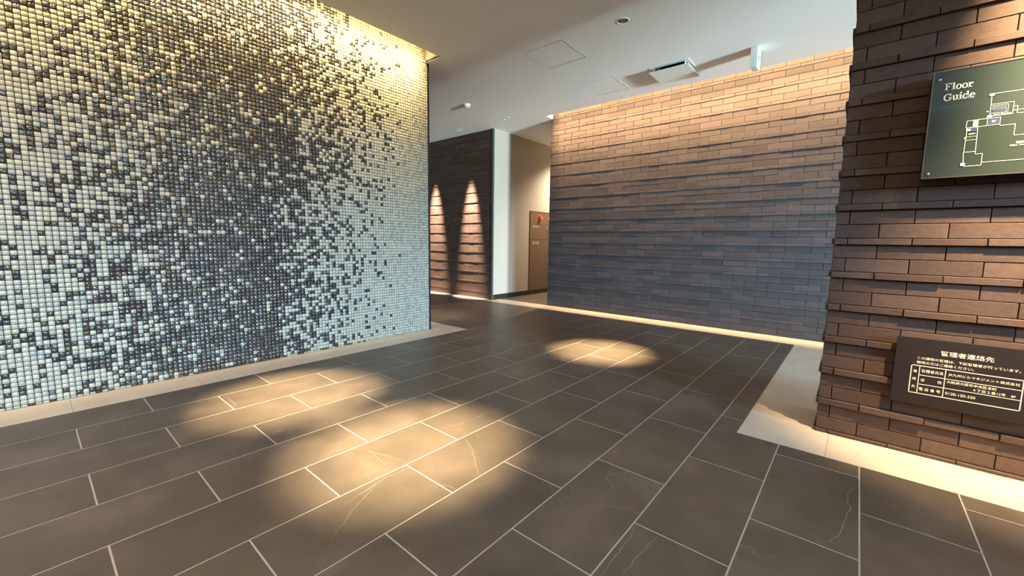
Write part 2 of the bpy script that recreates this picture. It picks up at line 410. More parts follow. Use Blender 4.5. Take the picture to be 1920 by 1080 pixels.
# ------------------------------------------------------------------ ceiling with real openings
holes = []
def rect_hole(x0, y0, x1, y1): holes.append([(x0, y0), (x1, y0), (x1, y1), (x0, y1)])
def circ_hole(x, y, r, n=24): holes.append([(x+r*math.cos(2*PI*k/n), y+r*math.sin(2*PI*k/n)) for k in range(n)])
SLOT_M = (-3.507, Y_B, -3.284, 2.765); SLOT_B = (-3.575, 4.948, 4.2, 5.13)
HATCH = [(-2.608, 3.211, -2.165, 3.655), (-2.626, 4.235, -2.180, 4.675)]
AC = (-1.800, 4.270, -1.410, 4.655)
for q in HATCH: rect_hole(*q)
rect_hole(AC[0]+0.03, AC[1]+0.03, AC[2]-0.03, AC[3]-0.03)
for d in DOWN: circ_hole(d[0], d[1], 0.043)
bm = bmesh.new()
def loop(pts):
    vs_ = [bm.verts.new((x, y, HC)) for x, y in pts]
    for i in range(len(vs_)): bm.edges.new((vs_[i], vs_[(i+1) % len(vs_)]))
outline = [(-3.284, Y_B), (X_R, Y_B), (X_R, 5.13), (4.2, 5.13), (4.2, 4.948), (-3.575, 4.948), (-3.575, 5.13), (-3.6, 5.13), (-3.6, 8.2), (X_L, 8.2), (X_L, Y_B),
           (-3.507, Y_B), (-3.507, 2.765), (-3.284, 2.765)]
loop(outline)
for h in holes: loop(h)
bmesh.ops.triangle_fill(bm, use_beauty=True, use_dissolve=False, edges=bm.edges[:])
bm.normal_update()
fs = bm.faces[:]
for f in fs:
    if f.normal.z > 0: f.normal_flip()
ex = bmesh.ops.extrude_face_region(bm, geom=fs)
bmesh.ops.translate(bm, vec=(0, 0, 0.015), verts=[g for g in ex['geom'] if isinstance(g, bmesh.types.BMVert)])
me = bpy.data.meshes.new('ceiling'); bm.to_mesh(me); bm.free(); me.materials.append(M['ceiling'])
ceil = bpy.data.objects.new('ceiling', me); COL.objects.link(ceil)
structure(ceil, 'white painted lobby ceiling with recessed light coves along two walls', 'ceiling')
MB().box(X_L-0.2, Y_B-0.2, HC+0.30, X_R+0.2, 8.4, HC+0.40).build('slab_above', M['plain'], ceil)
# cove boxes (white lined troughs above the ceiling)
def cove(q, wall_side):
    x0, y0, x1, y1 = q; t = 0.02; z1 = HC+0.20
    m = MB().box(x0-0.02, y0-t, z1, x1+t, y1+t, z1+t)
    if wall_side == 'x': m.box(x1, y0, HC+0.012, x1+t, y1, z1).box(x0, y1, HC+0.004, x1+t, y1+t, z1).box(x0, y0-t, HC, x1+t, y0, z1)
    else: m.box(x0-t, y0-t, HC+0.012, x1+t, y0, z1).box(x0-t, y0, HC+0.004, x0, y1, z1).box(x1, y0, HC, x1+t, y1, z1)
    return m.build('light_cove', M['ceiling'], ceil)
cove(SLOT_M, 'x'); cove(SLOT_B, 'y')

# ------------------------------------------------------------------ left wall with glass mosaic
XM = -3.507
wl = MB().box(XM-0.20, Y_B, 0, XM-0.006, 2.785, HC+0.2).build('wall_left', M['grout_dark'])
structure(wl, 'left wall covered in small white and dark glass mosaic squares fading to white')
P = 0.027; T = 0.0245
def dens(y, z):
    pts = [(-3, .75), (-0.15, .80), (0.12, .71), (0.34, .55), (0.50, .34), (0.66, .17), (0.88, .085), (1.15, .07), (1.32, .11), (1.42, .27),
           (1.56, .46), (1.72, .54), (1.88, .66), (2.02, .78), (2.14, .87), (2.26, .935), (2.40, .972), (2.50, .99), (2.56, 1.0), (9, 1.0)]
    y = y+0.10*math.sin(z*2.1+0.6)*(1 if y > .2 else .3)+0.03*math.sin(z*7)
    for (a, da), (b, db) in zip(pts[:-1], pts[1:]):
        if y <= b:
            d = da+(db-da)*(y-a)/(b-a); break
    if y < 0.5: d += 0.09*(0.9-z)*0.5
    return d
rows_ = int((HC+0.19)/P)+1
ncol = int((2.785-Y_B)/P)
hmap = {}
def coarse(i, j):
    k = (i, j)
    if k not in hmap: hmap[k] = R.random()
    return hmap[k]
cells = []
for i in range(ncol):
    yc = 2.785-P*(i+0.5)
    for jz in range(rows_):
        z0 = max(0.0015, -0.012+P*jz); z1 = -0.012+P*(jz+1)-0.0025
        zc = (z0+z1)/2
        d = dens(yc, zc)
        u = 0.72*R.random()+0.28*coarse(i//2, jz//3)
        u = min(1, max(0, (u-0.14)/0.72)) if 0.03 < d < 0.95 else R.random()
        if u < d: mi = R.choice((0, 0, 1, 1, 2))
        else:
            sv = max(0.0, 1-abs(yc-0.72)/0.58)*(1 if zc < 1.9 else 0.35)   # more smoke-grey and bronze squares mid-panel, imitating a silvery daylight reflection
            g_ = coarse(i//5+500, jz//4)
            mi = 3+R.choices((0, 1, 2, 3, 4), (0.34-0.22*sv, 0.10+0.50*sv+0.1*(g_ > .6), 0.16, 0.08+0.14*sv+0.12*(g_ < .3), 0.32-0.26*sv))[0]
        cells.append((yc, z0, z1, mi))
MM = [M[k] for k in ('white0', 'white1', 'white2', 'dark0', 'dark1', 'dark2', 'dark3', 'dark4')]
def mos_geo(hz):
    a, b, c, e = T/2, hz/2, 0.0026, 0.0012   # faces +X, clipped corners, domed edge
    ring = [(-a+c, -b), (a-c, -b), (a, -b+c), (a, b-c), (a-c, b), (-a+c, b), (-a, b-c), (-a, -b+c)]
    v = [(-0.006, y, z) for y, z in ring]+[(-e, y, z) for y, z in ring]+[(0, y*0.90, z*0.90) for y, z in ring]
    f = []
    for r in (0, 8):
        for k in range(8): f.append((r+k, r+(k+1) % 8, r+8+(k+1) % 8, r+8+k))
    f.append(tuple(range(16, 24)))
    return v, f
infr = sorted([c for c in cells if c[0] > -0.155+0.078*c[1] and c[1] < 2.17+0.5*max(0, c[0])], key=lambda c: c[0])
single = set(id(c) for c in infr[:300])
mb = MB(); mm = {}
for c in cells:
    yc, z0, z1, mi = c
    hz = z1-z0
    if hz < 0.004: continue
    ty, tz = R.gauss(0, 0.018), R.gauss(0, 0.018)
    if mi >= 3: ty *= 1.6; tz *= 1.6
    if id(c) in single:
        key = (round(hz, 4), mi)
        if key not in mm:
            v, f = mos_geo(hz); me = bpy.data.meshes.new('mosaic_tile'); me.from_pydata(v, [], f); me.materials.append(MM[mi])
            me.polygons.foreach_set('use_smooth', [True]*len(me.polygons)); me.update(); mm[key] = me
        inst('mosaic_tile', mm[key], (XM, yc, (z0+z1)/2), wl, (0, ty, tz))
    else:
        v, f = mos_geo(hz); zc = (z0+z1)/2
        mb.add([(XM+p[0]+ty*p[2]+tz*p[1], p[1]+yc, p[2]+zc) for p in v], f, mi)
o = mb.build('mosaic', MM, wl, smooth=True); o['kind'] = 'stuff'
structure(MB().box(XM-0.20, 2.785, 0, XM+0.004, 2.803, HC).build('trim_1', M['black']), 'slim black metal strip closing the far end of the mosaic wall', 'trim')

# ------------------------------------------------------------------ back wall (brick with ledge courses)
YW = 5.13
wb = MB().box(-3.6, YW+0.010, 0, 5.0, YW+0.25, HC+0.2).build('wall_back', M['mortar'])
structure(wb, 'long charcoal brick back wall washed with warm light from above')
brick_wall(wb, brick_courses(-3.604, 2.2, HC+0.19, 0.1622, 0.0, 0.091, 0.203), YW, 0.0032, 300, lambda b: b[0] > -0.18, 'char')

# right pillar wall
YP = 2.630
wr = MB().box(-0.088, YP+0.010, 0, 1.2, 2.95, HC).build('wall_right', M['mortar'])
structure(wr, 'dark brown brick pillar wall carrying two signs, lit from above')
brick_wall(wr, brick_courses(-0.098, 1.2, HC, 0.165, 0.0, 0.066, 0.183), YP, 0.0135, 300)
# returns of the pillar on its left side so that it is solid from another position
mb = MB()
for k in range(-1, 18):
    zc = 0.165*k
    for za, zb, thin in ((zc-.016, zc+.016, 1), (zc+.016, zc+.0825, 0), (zc+.0825, zc+.149, 0)):
        za, zb = max(0, za), min(HC, zb)
        if zb-za < 0.006: continue
        xo = -0.098-(0.009 if thin else 0)
        for ya, yb in ((YP-(0.008 if thin else 0), YP+0.115), (YP+0.119, YP+0.32)):
            mb.box(xo, ya+0.001, za+0.0015, -0.085, yb, zb-0.0015, R.choice((0, 1, 2)))
o = mb.build('brick_return', [M['brick0'], M['brick1'], M['brick2']], wr); o['kind'] = 'stuff'

# far-left dark brick wall beyond the mosaic wall
YF = 4.955
wf = MB().box(X_L, YF+0.010, 0, -4.622, YF+0.10, HC).build('wall_far', M['mortar'])
structure(wf, 'far dark brick wall with two narrow scallops of light')
brick_wall(wf, brick_courses(-6.6, -4.622, HC, 0.1675, -0.052, 0.03, 0.145), YF, 0.0048, 300)
structure(MB().box(-4.622, YF-0.006, 0, -4.584, YF+0.02, HC).build('trim_2', M['greytrim']), 'narrow grey-green corner strip at the end of the far brick wall', 'trim')
# white passage wall, skirting, end wall
structure(MB().box(-4.75, YF+0.02, 0.0, -4.585, 8.1, HC).build('wall_passage', M['paint']), 'smooth white passage wall half in daylight beside the far bricks')
structure(MB().box(-4.600, YF+0.02, 0, -4.578, 8.0, 0.083).build('baseboard_passage', M['plinth']), 'black skirting along the white passage wall', 'baseboard')
structure(MB().box(-4.75, 8.0, 0, -3.5, 8.1, HC).build('wall_passage_end', M['paint']), 'end wall closing the passage')
structure(MB().box(-3.6, YW+0.25, 0, -3.5, 8.1, HC).build('wall_passage_side', M['paint']), 'inner side wall of the passage behind the long brick wall')
structure(MB().box(X_L-0.1, Y_B, 0, X_L, 5.1, HC).build('wall_far_side', M['plain']), 'plain side wall of the hidden bay')
structure(MB().box(X_L, Y_B, 0, XM-0.20, Y_B+0.1, HC).build('wall_bay', M['plain']), 'plain wall closing the hidden bay')
# wall behind the photographer: brick on the left part
wq = MB().box(-3.6, Y_B-0.1, 0, X_R, Y_B-0.012, HC).build('wall_rear', M['plain'])
structure(wq, 'wall behind the viewpoint, partly faced with the same dark brick')
mb = MB()
for b in brick_courses(-3.5, 0.47, HC, 0.165, 0.0, 0.066, 0.183):
    v, f = block(b[1]-b[0]-GAP, max(0.004, b[3]-b[2]-GAP), 0.02, 0.0014)
    xc, zc = (b[0]+b[1])/2, (b[2]+b[3])/2
    mb.add([(p[0]+xc, Y_B-p[1]+(0.008 if b[4] else 0), p[2]+zc) for p in v], [tuple(reversed(q)) for q in f])
o = mb.build('brickwork', M['lightbrick'], wq); o['kind'] = 'stuff'
# entrance side: opening with lintel, low wall added to block daylight, paving beyond
structure(MB().box(X_R, Y_B-0.1, 0, X_R+0.2, -1.2, HC).box(X_R, -1.2, 0, X_R+0.2, 2.68, 1.78).box(X_R, -1.2, 2.38, X_R+0.2, 5.2, HC+0.2).box(X_R, 4.9, 0, X_R+0.2, 5.4, HC+0.2).build('wall_entrance', M['plain']), 'unseen entrance wall with a wide opening and an added low wall blocking daylight')
structure(MB().box(X_R+0.2, -6, -0.2, 16, 9, -0.02).build('ground', M['paving']), 'grey paving outside the entrance', 'ground')

# ------------------------------------------------------------------ ceiling fittings
def fixture_meshes():
    m = MB(); m.cap = False
    m.lathe([(0.042, 0.004), (0.042, -0.003), (0.045, -0.005), (0.051, -0.004), (0.053, 0.0)], 32)
    trim = m
    c = MB(); c.cap = False
    n = 32; prof = [(0.042, 0.0), (0.040, 0.02), (0.036, 0.05), (0.030, 0.075)]
    c.lathe(prof, n)
    l = MB(); l.lathe([(0.0, 0.070), (0.030, 0.072)], 24); l.cap = False
    return trim, c, l
lab = ['round recessed downlight with silver reflector nearest the camera, left of the large air outlet',
       None, None,
       'small round downlight in the ceiling above the white passage wall corner',
       'small round downlight in the ceiling just above the dark far brick wall']
outl = {1: 'downlight above the near spot of light on the floor', 2: 'downlight above the floor spot beside the mosaic wall', 5: 'hidden downlight over the left end of the far brick wall',
        6: 'downlight in the bay behind the mosaic wall', 7: 'downlight inside the white passage', 8: 'downlight washing the pillar wall and its signs',
        9: 'second downlight washing the foot of the pillar wall', 10: 'downlight in front of the rear brick wall', 11: 'unseen downlight added as ambient fill behind the viewpoint near the mosaic', 12: 'unseen downlight added as ambient fill nearest the entrance'}
for i, d in enumerate(DOWN):
    e = empty('downlight', (d[0], d[1], HC)); tag(e, lab[i] if i < 5 and lab[i] else outl[i], 'downlight', 'recessed ceiling downlights')
    tr, c, l = fixture_meshes()
    tr.build('trim_ring', M['whiteplastic'], e, smooth=True)
    c.build('reflector', M['chrome'], e)
    MB().lathe([(0.0, 0.066), (0.031, 0.068), (0.031, 0.075), (0.0, 0.076)], 24).build('lens', M['lens'], e)
    m = MB(); m.cap = False
    m.lathe([(0.046, 0.001), (0.046, 0.12), (0.0, 0.12)], 20).build('housing', M['black'], e)

# access hatches
for i, q in enumerate(HATCH):
    cx, cy_ = (q[0]+q[2])/2, (q[1]+q[3])/2; hx, hy = (q[2]-q[0])/2, (q[3]-q[1])/2
    e = empty('ceiling_hatch', (cx, cy_, HC))
    tag(e, ['square access hatch in the ceiling, the larger one nearer the camera', 'square access hatch in the ceiling, the smaller-looking one nearer the brick wall'][i], 'hatch', 'ceiling access hatches')
    MB().box(-hx+0.014, -hy+0.014, 0.0, hx-0.014, hy-0.014, 0.010).build('hatch_panel', M['ceiling'], e)
    for nm, bx in (('frame_rail', (-hx, -hy, -0.0015, hx, -hy+0.005, 0.012)), ('frame_rail', (-hx, hy-0.005, -0.0015, hx, hy, 0.012)),
                   ('frame_rail', (-hx, -hy+0.005, -0.0015, -hx+0.005, hy-0.005, 0.012)), ('frame_rail', (hx-0.005, -hy+0.005, -0.0015, hx, hy-0.005, 0.012))):
        MB().box(*bx).build(nm, M['alu'], e)
    MB().box(-hx, -hy, 0.013, hx, hy, 0.016).build('backing', M['gap'], e)
    MB().lathe([(0.0, -0.004), (0.007, -0.004), (0.009, 0.0), (0.009, 0.004)], 16, (hx-0.008, 0.0, 0)).build('latch', M['alu'], e, smooth=True)

# air outlet with dropped plate
cx, cy_ = (AC[0]+AC[2])/2, (AC[1]+AC[3])/2; hx, hy = (AC[2]-AC[0])/2, (AC[3]-AC[1])/2
e = empty('air_outlet', (cx, cy_, HC)); tag(e, 'square white ceiling air outlet with a dropped plate, beside the brick wall', 'air vent')
fr = MB(); wd = 0.034
fr.box(-hx, -hy, -0.006, hx, -hy+wd, 0.004).box(-hx, hy-wd, -0.006, hx, hy, 0.004).box(-hx, -hy+wd, -0.006, -hx+wd, hy-wd, 0.004).box(hx-wd, -hy+wd, -0.006, hx, hy-wd, 0.004)
fr.build('outer_frame', M['alu'], e)
nk = MB(); a = hx-wd; b = hy-wd
nk.box(-a, -b, 0.0, a, -b+0.004, 0.12).box(-a, b-0.004, 0.0, a, b, 0.12).box(-a, -b, 0.0, -a+0.004, b, 0.12).box(a-0.004, -b, 0.0, a, b, 0.12).box(-a, -b, 0.116, a, b, 0.12)
nk.build('duct_neck', M['gap'], e)
MB().box(-hx+0.005, -hy-0.006, -0.053, hx+0.002, hy-0.008, -0.048).build('dropped_plate', M['whiteplastic'], e)
for sx in (-1, 1):
    for sy_ in (-1, 1):
        MB().box(sx*(hx-0.040)-0.006, sy_*(hy-0.045)-0.006, -0.050, sx*(hx-0.040)+0.006, sy_*(hy-0.045)+0.006, 0.004).box(
            sx*(hx-0.040)-0.002, sy_*(hy-0.045)-0.016, -0.048, sx*(hx-0.040)+0.002, sy_*(hy-0.045)+0.016, -0.030).build('bracket', M['whiteplastic'], e)

# smoke detector
e = empty('smoke_detector', (-4.105, 3.905, HC)); tag(e, 'small white round smoke detector on the ceiling near the mosaic wall', 'smoke detector')
MB().lathe([(0.0, 0.0), (0.050, 0.0), (0.050, -0.012), (0.046, -0.016)], 32).build('base', M['whiteplastic'], e, smooth=False)
MB().lathe([(0.043, -0.014), (0.043, -0.024), (0.036, -0.040), (0.026, -0.046), (0.0, -0.047)], 32).build('sensor_head', M['whiteplastic'], e)
for k in range(10):
    a = 2*PI*k/10
    o = MB().box(-0.004, -0.0012, -0.010, 0.004, 0.0012, 0.0).build('vent_slit', M['gap'], e, (0.0405*math.cos(a), 0.0405*math.sin(a), -0.0265)); o.rotation_euler = (0, 0, a+PI/2)

# ------------------------------------------------------------------ writing helpers
def text(body, x, z, width, height, material, parent, name='lettering', y=0.0, bold=0.0, face='y', depth=0.0006, lab=None):
    cu = bpy.data.curves.new('t', 'FONT'); cu.body = body; cu.size = 1.0; cu.extrude = 0.0; cu.offset = bold
    to = bpy.data.objects.new('t', cu); COL.objects.link(to)
    bpy.context.view_layer.update()
    dg = bpy.context.evaluated_depsgraph_get()
    me = bpy.data.meshes.new_from_object(to.evaluated_get(dg), depsgraph=dg)
    bpy.data.objects.remove(to); bpy.data.curves.remove(cu)
    xs_ = [v.co.x for v in me.vertices]; zs_ = [v.co.y for v in me.vertices]
    if not xs_: return None
    x0_, x1_, z0_, z1_ = min(xs_), max(xs_), min(zs_), max(zs_)
    sx = width/(x1_-x0_); sz = (height/(z1_-z0_)) if height else sx
    for v in me.vertices:
        a, b = (v.co.x-x0_)*sx, (v.co.y-z0_)*sz
        v.co = (x+a, y, z+b) if face == 'y' else (y, x+a, z+b)
    me.materials.clear(); me.materials.append(material); me.name = name
    o = bpy.data.objects.new(name, me); COL.objects.link(o); o.parent = parent
    if lab: o['label'] = lab
    return o
def seg(mb, x0, z0, x1, z1, t, y=0.0, d=0.0005):
    dx, dz = x1-x0, z1-z0; L = math.hypot(dx, dz); nx, nz = -dz/L*t/2, dx/L*t/2; ex_, ez = dx/L*t/2, dz/L*t/2
    p = [(x0-ex_+nx, z0-ez+nz), (x0-ex_-nx, z0-ez-nz), (x1+ex_-nx, z1+ez-nz), (x1+ex_+nx, z1+ez+nz)]
    mb.add([(a, y, b) for a, b in p]+[(a, y+d, b) for a, b in p], [(0, 1, 2, 3), (7, 6, 5, 4), (0, 4, 5, 1), (1, 5, 6, 2), (2, 6, 7, 3), (3, 7, 4, 0)])
def arc(mb, cx, cz, rx, rz, tx, tz, a0, a1, y=0.0, n=28):
    v, f = [], []
    for k in range(n+1):
        a = math.radians(a0+(a1-a0)*k/n); c, s = math.cos(a), math.sin(a)
        v += [(cx+rx*c, y, cz+rz*s), (cx+(rx-tx)*c, y, cz+(rz-tz)*s)]
    for k in range(n): f.append((2*k, 2*k+1, 2*k+3, 2*k+2))
    mb.add(v, f)
def serif_word(word, x, z, width, cap, mb, y=0.0):
    G = {}
    S, th, tv = 0.10, 0.17, 0.085       # serif thickness, stem, thin stroke
    def F(g):
        return [('r', .10, 0, .10+th, 1), ('r', 0, 0, .38, S), ('r', 0, 1-S, .74, 1), ('r', .66, .70, .74, 1), ('r', .10, .47, .52, .47+S), ('r', .46, .38, .52, .66)], .78
    def l(g): return [('r', .10, 0, .10+th, 1.02), ('r', 0, 0, .38, S), ('r', 0, 1.02-S, .2, 1.02)], .40
    def o(g): return [('a', .31, .34, .31, .36, .16, .085, 0, 360)], .64
    def r(g): return [('r', .09, 0, .09+th, .70), ('r', 0, 0, .40, S), ('r', 0, .70-S, .2, .70), ('a', .42, .40, .20, .30, .10, .10, 70, 175), ('r', .36, .50, .52, .69)], .54
    def Gg(g): return [('a', .44, .5, .44, .52, .18, .09, 40, 330), ('r', .70, .10, .70+th*.9, .45), ('r', .54, .40, .95, .48), ('r', .74, .66, .82, 1.0)], .96
    def u(g): return [('r', .09, .18, .09+th, .70), ('r', 0, .70-S, .2, .70), ('r', .46, 0, .46+th, .70), ('r', .36, .70-S, .5, .70), ('r', .5, 0, .72, S), ('a', .30, .22, .21, .24, .15, .10, 180, 330)], .73
    def i(g): return [('r', .10, 0, .10+th, .70), ('r', 0, 0, .38, S), ('r', 0, .70-S, .2, .70), ('a', .185, .90, .10, .10, .10, .10, 0, 360)], .40
    def d(g): return [('a', .30, .34, .30, .36, .16, .085, 0, 360), ('r', .46, 0, .46+th, 1.02), ('r', .36, 1.02-S, .5, 1.02), ('r', .5, 0, .72, S)], .74
    def e(g): return [('a', .31, .34, .31, .36, .16, .085, 20, 320), ('r', .08, .33, .60, .41), ('a', .31, .34, .31, .36, .14, .085, 0, 30)], .62
    T_ = {'F': F, 'l': l, 'o': o, 'r': r, 'G': Gg, 'u': u, 'i': i, 'd': d, 'e': e}
    tot = sum(T_[c](0)[1] for c in word); sx = width/tot
    px = x
    for c in word:
        prim, adv = T_[c](0)
        for q in prim:
            if q[0] == 'r':
                v = [(px+q[1]*sx, y, z+q[2]*cap), (px+q[3]*sx, y, z+q[2]*cap), (px+q[3]*sx, y, z+q[4]*cap), (px+q[1]*sx, y, z+q[4]*cap)]
                mb.add(v, [(0, 1, 2, 3)])
            else: arc(mb, px+q[1]*sx, z+q[2]*cap, q[3]*sx, q[4]*cap, q[5]*sx, q[6]*cap, q[7], q[8], y)
        px += adv*sx

# ------------------------------------------------------------------ exit sign
e = empty('exit_sign', (-0.8725, 4.47, HC)); tag(e, 'small white emergency exit sign with a green running figure hanging from the ceiling', 'exit sign')
MB().box(-0.0265, -0.075, -0.166, 0.0225, 0.075, -0.004).build('housing', M['exitbody'], e)
MB().box(-0.020, -0.050, -0.004, 0.018, 0.050, 0.002).build('ceiling_mount', M['whiteplastic'], e)
MB().box(0.0225, -0.074, -0.164, 0.0275, 0.074, -0.006).build('light_panel', M['exitface'], e)
MB().box(-0.022, -0.060, -0.170, 0.020, 0.060, -0.166).build('lower_cover', M['exitface'], e)
mb = MB()
def gx(pts, t):
    for (a, b), (c, d) in zip(pts[:-1], pts[1:]):
        L = math.hypot(c-a, d-b); ny, nz = -(d-b)/L*t/2, (c-a)/L*t/2
        q = [(a+ny, b+nz), (a-ny, b-nz), (c-ny, d-nz), (c+ny, d+nz)]
        mb.add([(0.0279, y, z) for y, z in q]+[(0.0270, y, z) for y, z in q], [(3, 2, 1, 0), (0, 1, 5, 4), (1, 2, 6, 5), (2, 3, 7, 6), (3, 0, 4, 7)])
gx([(0.000, -0.060), (-0.006, -0.098)], 0.022)
gx([(-0.006, -0.098), (-0.024, -0.112), (-0.022, -0.136)], 0.013)
gx([(-0.004, -0.098), (0.014, -0.112), (0.032, -0.120)], 0.013)
gx([(0.001, -0.064), (-0.018, -0.074), (-0.026, -0.090)], 0.010)
gx([(0.002, -0.064), (0.018, -0.080), (0.030, -0.074)], 0.006)
v = [(0.0279, -0.003+0.009*math.cos(2*PI*k/16), -0.045+0.009*math.sin(2*PI*k/16)) for k in range(16)]
mb.add(v, [tuple(range(16))])
mb.build('running_figure', M['exitgreen'], e)
mb = MB(); gx([(0.052, -0.030), (0.052, -0.146), (-0.052, -0.146)], 0.005); mb.build('doorway_mark', M['exitgreen'], e)

# ------------------------------------------------------------------ fire hydrant cabinet
XC = -4.585
e = empty('hydrant_cabinet', (XC, 5.93, 0)); tag(e, 'tall bronze fire hydrant cabinet with red lamp set in the passage wall', 'cabinet')
y0, y1, z0, z1 = 0.0, 0.74, 0.075, 1.525
MB().box(-0.03, y0, z0, 0.012, y0+0.012, z1).box(-0.03, y1-0.012, z0, 0.012, y1, z1).box(-0.03, y0, z0, 0.012, y1, z0+0.012).box(-0.03, y0, z1-0.012, 0.012, y1, z1).build('frame', M['cabinet'], e)
MB().box(-0.03, y0+0.01, z0+0.01, 0.002, y1-0.01, z1-0.01).build('body', M['gap'], e)
MB().box(0, y0+0.014, 1.292, 0.009, y1-0.014, z1-0.014).build('lamp_panel', M['cabinet'], e)
dr = MB().box(0, y0+0.014, 1.016, 0.009, y1-0.014, 1.288).build('door', M['cabinet'], e)
dr2 = MB().box(0, y0+0.014, z0+0.014, 0.009, y1-0.014, 1.010).build('door', M['cabinet'], e)
def pull(par, yy, zz, hh):
    mb = MB(); w_ = 0.028; t = 0.006
    mb.box(0.009, yy-w_, zz-hh, 0.013, yy-w_+t, zz+hh).box(0.009, yy+w_-t, zz-hh, 0.013, yy+w_, zz+hh).box(0.009, yy-w_+t, zz-hh, 0.013, yy+w_-t, zz-hh+t).box(0.009, yy-w_+t, zz+hh-t, 0.013, yy+w_-t, zz+hh)
    h = mb.build('handle', M['handle'], par); h['label'] = 'pale rimmed recessed pull handle'
    MB().box(0.0085, yy-w_+t, zz-hh+t, 0.0098, yy+w_-t, zz+hh-t).build('handle_recess', M['gap'], par)
pull(dr, 0.535, 1.165, 0.065); pull(dr2, 0.525, 0.565, 0.068)
text('消火器', 0.075, 1.232, 0.20, 0.045, M['greypaint'], dr, 'lettering', 0.0098, 0.01, 'x')
text('消火栓', 0.075, 0.925, 0.20, 0.050, M['greypaint'], dr2, 'lettering', 0.0098, 0.01, 'x')
lp = MB().lathe([(0.052, 0.009), (0.052, 0.016), (0.043, 0.020), (0.043, 0.009)], 32, (0, 0.30, 1.408), axis='x').build('lamp_bezel', M['cabinet'], e)
MB().lathe([(0.043, 0.012), (0.040, 0.034), (0.026, 0.050), (0.0, 0.056)], 32, (0, 0.30, 1.408), axis='x').build('alarm_lamp', M['redlamp'], e, smooth=True)['label'] = 'glowing red alarm lamp'
MB().lathe([(0.012, 0.055), (0.010, 0.060), (0.0, 0.062)], 16, (0, 0.30, 1.408), axis='x').build('lamp_bulb', M['redhot'], e)
MB().lathe([(0.022, 0.009), (0.022, 0.014), (0.0, 0.015)], 24, (0, 0.585, 1.402), axis='x').build('push_button', M['handle'], e)

# ------------------------------------------------------------------ floor guide sign on the pillar
YS = 2.560; KS = YS/2.5
def gs(x, z): return x*KS, H_CAM+(z-H_CAM)*KS
e = empty('floor_guide_sign', (0, YS, 0)); tag(e, 'large green-black glass Floor Guide sign on the brick pillar', 'sign')
x0, zb = gs(0.178, 1.256); x1 = 0.80; zt = gs(0, 1.688)[1]
MB().box(x0, 0.004, zb, x1, 0.062, zt).build('case', M['case'], e)
rim = MB()
t = 0.0035
rim.box(x0, -0.002, zb, x0+t, 0.004, zt).box(x1-t, -0.002, zb, x1, 0.004, zt).box(x0+t, -0.002, zt-t, x1-t, 0.004, zt).box(x0+t, -0.002, zb, x1-t, 0.004, zb+t)
rim.build('rim', M['caserim'], e)
gp = MB().box(x0+t, 0.0, zb+t, x1-t, 0.004, zt-t).build('glass_panel', M['glasspanel'], e)
for sx_, sz_ in ((0.199, 1.655), (0.198, 1.275)):
    a, b = gs(sx_, sz_)
    MB().lathe([(0.0, 0.004), (0.004, 0.0035), (0.0055, 0.0), (0.0055, -0.001)], 20, (a, 0, b), axis='y').build('screw', M['chrome'], e, smooth=True)
    MB().lathe([(0.0, 0.004), (0.004, 0.0035), (0.0055, 0.0), (0.0055, -0.001)], 20, (x1-0.022, 0, b), axis='y').build('screw', M['chrome'], e, smooth=True)
YI = -0.0008
mb = MB()
a, b = gs(0.216, 1.609); serif_word('Floor', a, b, 0.080*KS, 0.0275*KS, mb, YI)
a, b = gs(0.216, 1.567); serif_word('Guide', a, b, 0.089*KS, 0.0275*KS, mb, YI)
mb.build('title_lettering', M['ink'], e)['label'] = 'cream serif words Floor Guide'
mb = MB()
def poly(pts, t=0.0016):
    q = [gs(*p) for p in pts]
    for p1, p2 in zip(q[:-1], q[1:]): seg(mb, p1[0], p1[1], p2[0], p2[1], t, YI-0.0005)
poly([(0.352, 1.477), (0.350, 1.569), (0.67, 1.569), (0.67, 1.309), (0.346, 1.308)])
poly([(0.352, 1.529), (0.410, 1.529), (0.410, 1.484), (0.352, 1.484)], 0.0013)
poly([(0.355, 1.523), (0.397, 1.523), (0.397, 1.495), (0.355, 1.495)], 0.0010)
poly([(0.355, 1.517), (0.392, 1.517)], 0.0008); poly([(0.355, 1.511), (0.392, 1.511), (0.392, 1.497)], 0.0008)
poly([(0.410, 1.512), (0.421, 1.512), (0.421, 1.484), (0.47, 1.484)], 0.0013); poly([(0.410, 1.497), (0.46, 1.497)], 0.0013)
poly([(0.347, 1.477), (0.292, 1.476), (0.291, 1.449), (0.324, 1.449)])
poly([(0.324, 1.449), (0.381, 1.450), (0.382, 1.444), (0.421, 1.444), (0.421, 1.402), (0.56, 1.402)])
poly([(0.347, 1.477), (0.347, 1.450)], 0.0012); poly([(0.381, 1.477), (0.381, 1.450)], 0.0012); poly([(0.347, 1.477), (0.381, 1.477)], 0.0012)
poly([(0.324, 1.449), (0.326, 1.342), (0.346, 1.342), (0.346, 1.297), (0.297, 1.297), (0.293, 1.353), (0.326, 1.353)])
poly([(0.295, 1.449), (0.294, 1.353)]); poly([(0.296, 1.400), (0.325, 1.400)], 0.0012); poly([(0.296, 1.413), (0.325, 1.413)], 0.0009)
mb.build('map_lines', M['ink'], e)
mb = MB()
for (a, b, hw, hh) in ((0.350, 1.566, 0.0065, 0.0045), (0.351, 1.484, 0.0065, 0.0045), (0.299, 1.440, 0.0065, 0.0045), (0.295, 1.305, 0.0065, 0.0055)):
    a, b = gs(a, b); MB().box(a-hw, YI-0.0016, b-hh, a+hw, YI-0.0006, b+hh).build('map_marker', M['ink'], e)
mb = MB()
for (xa, za, xb, zb_) in ((0.309, 1.4515, 0.3235, 1.475),):
    xa, za = gs(xa, za); xb, zb_ = gs(xb, zb_); mb.box(xa, YI-0.0006, za, xb, YI, zb_)
mb.build('map_stair_block', M['mapgreen'], e)
mb = MB()
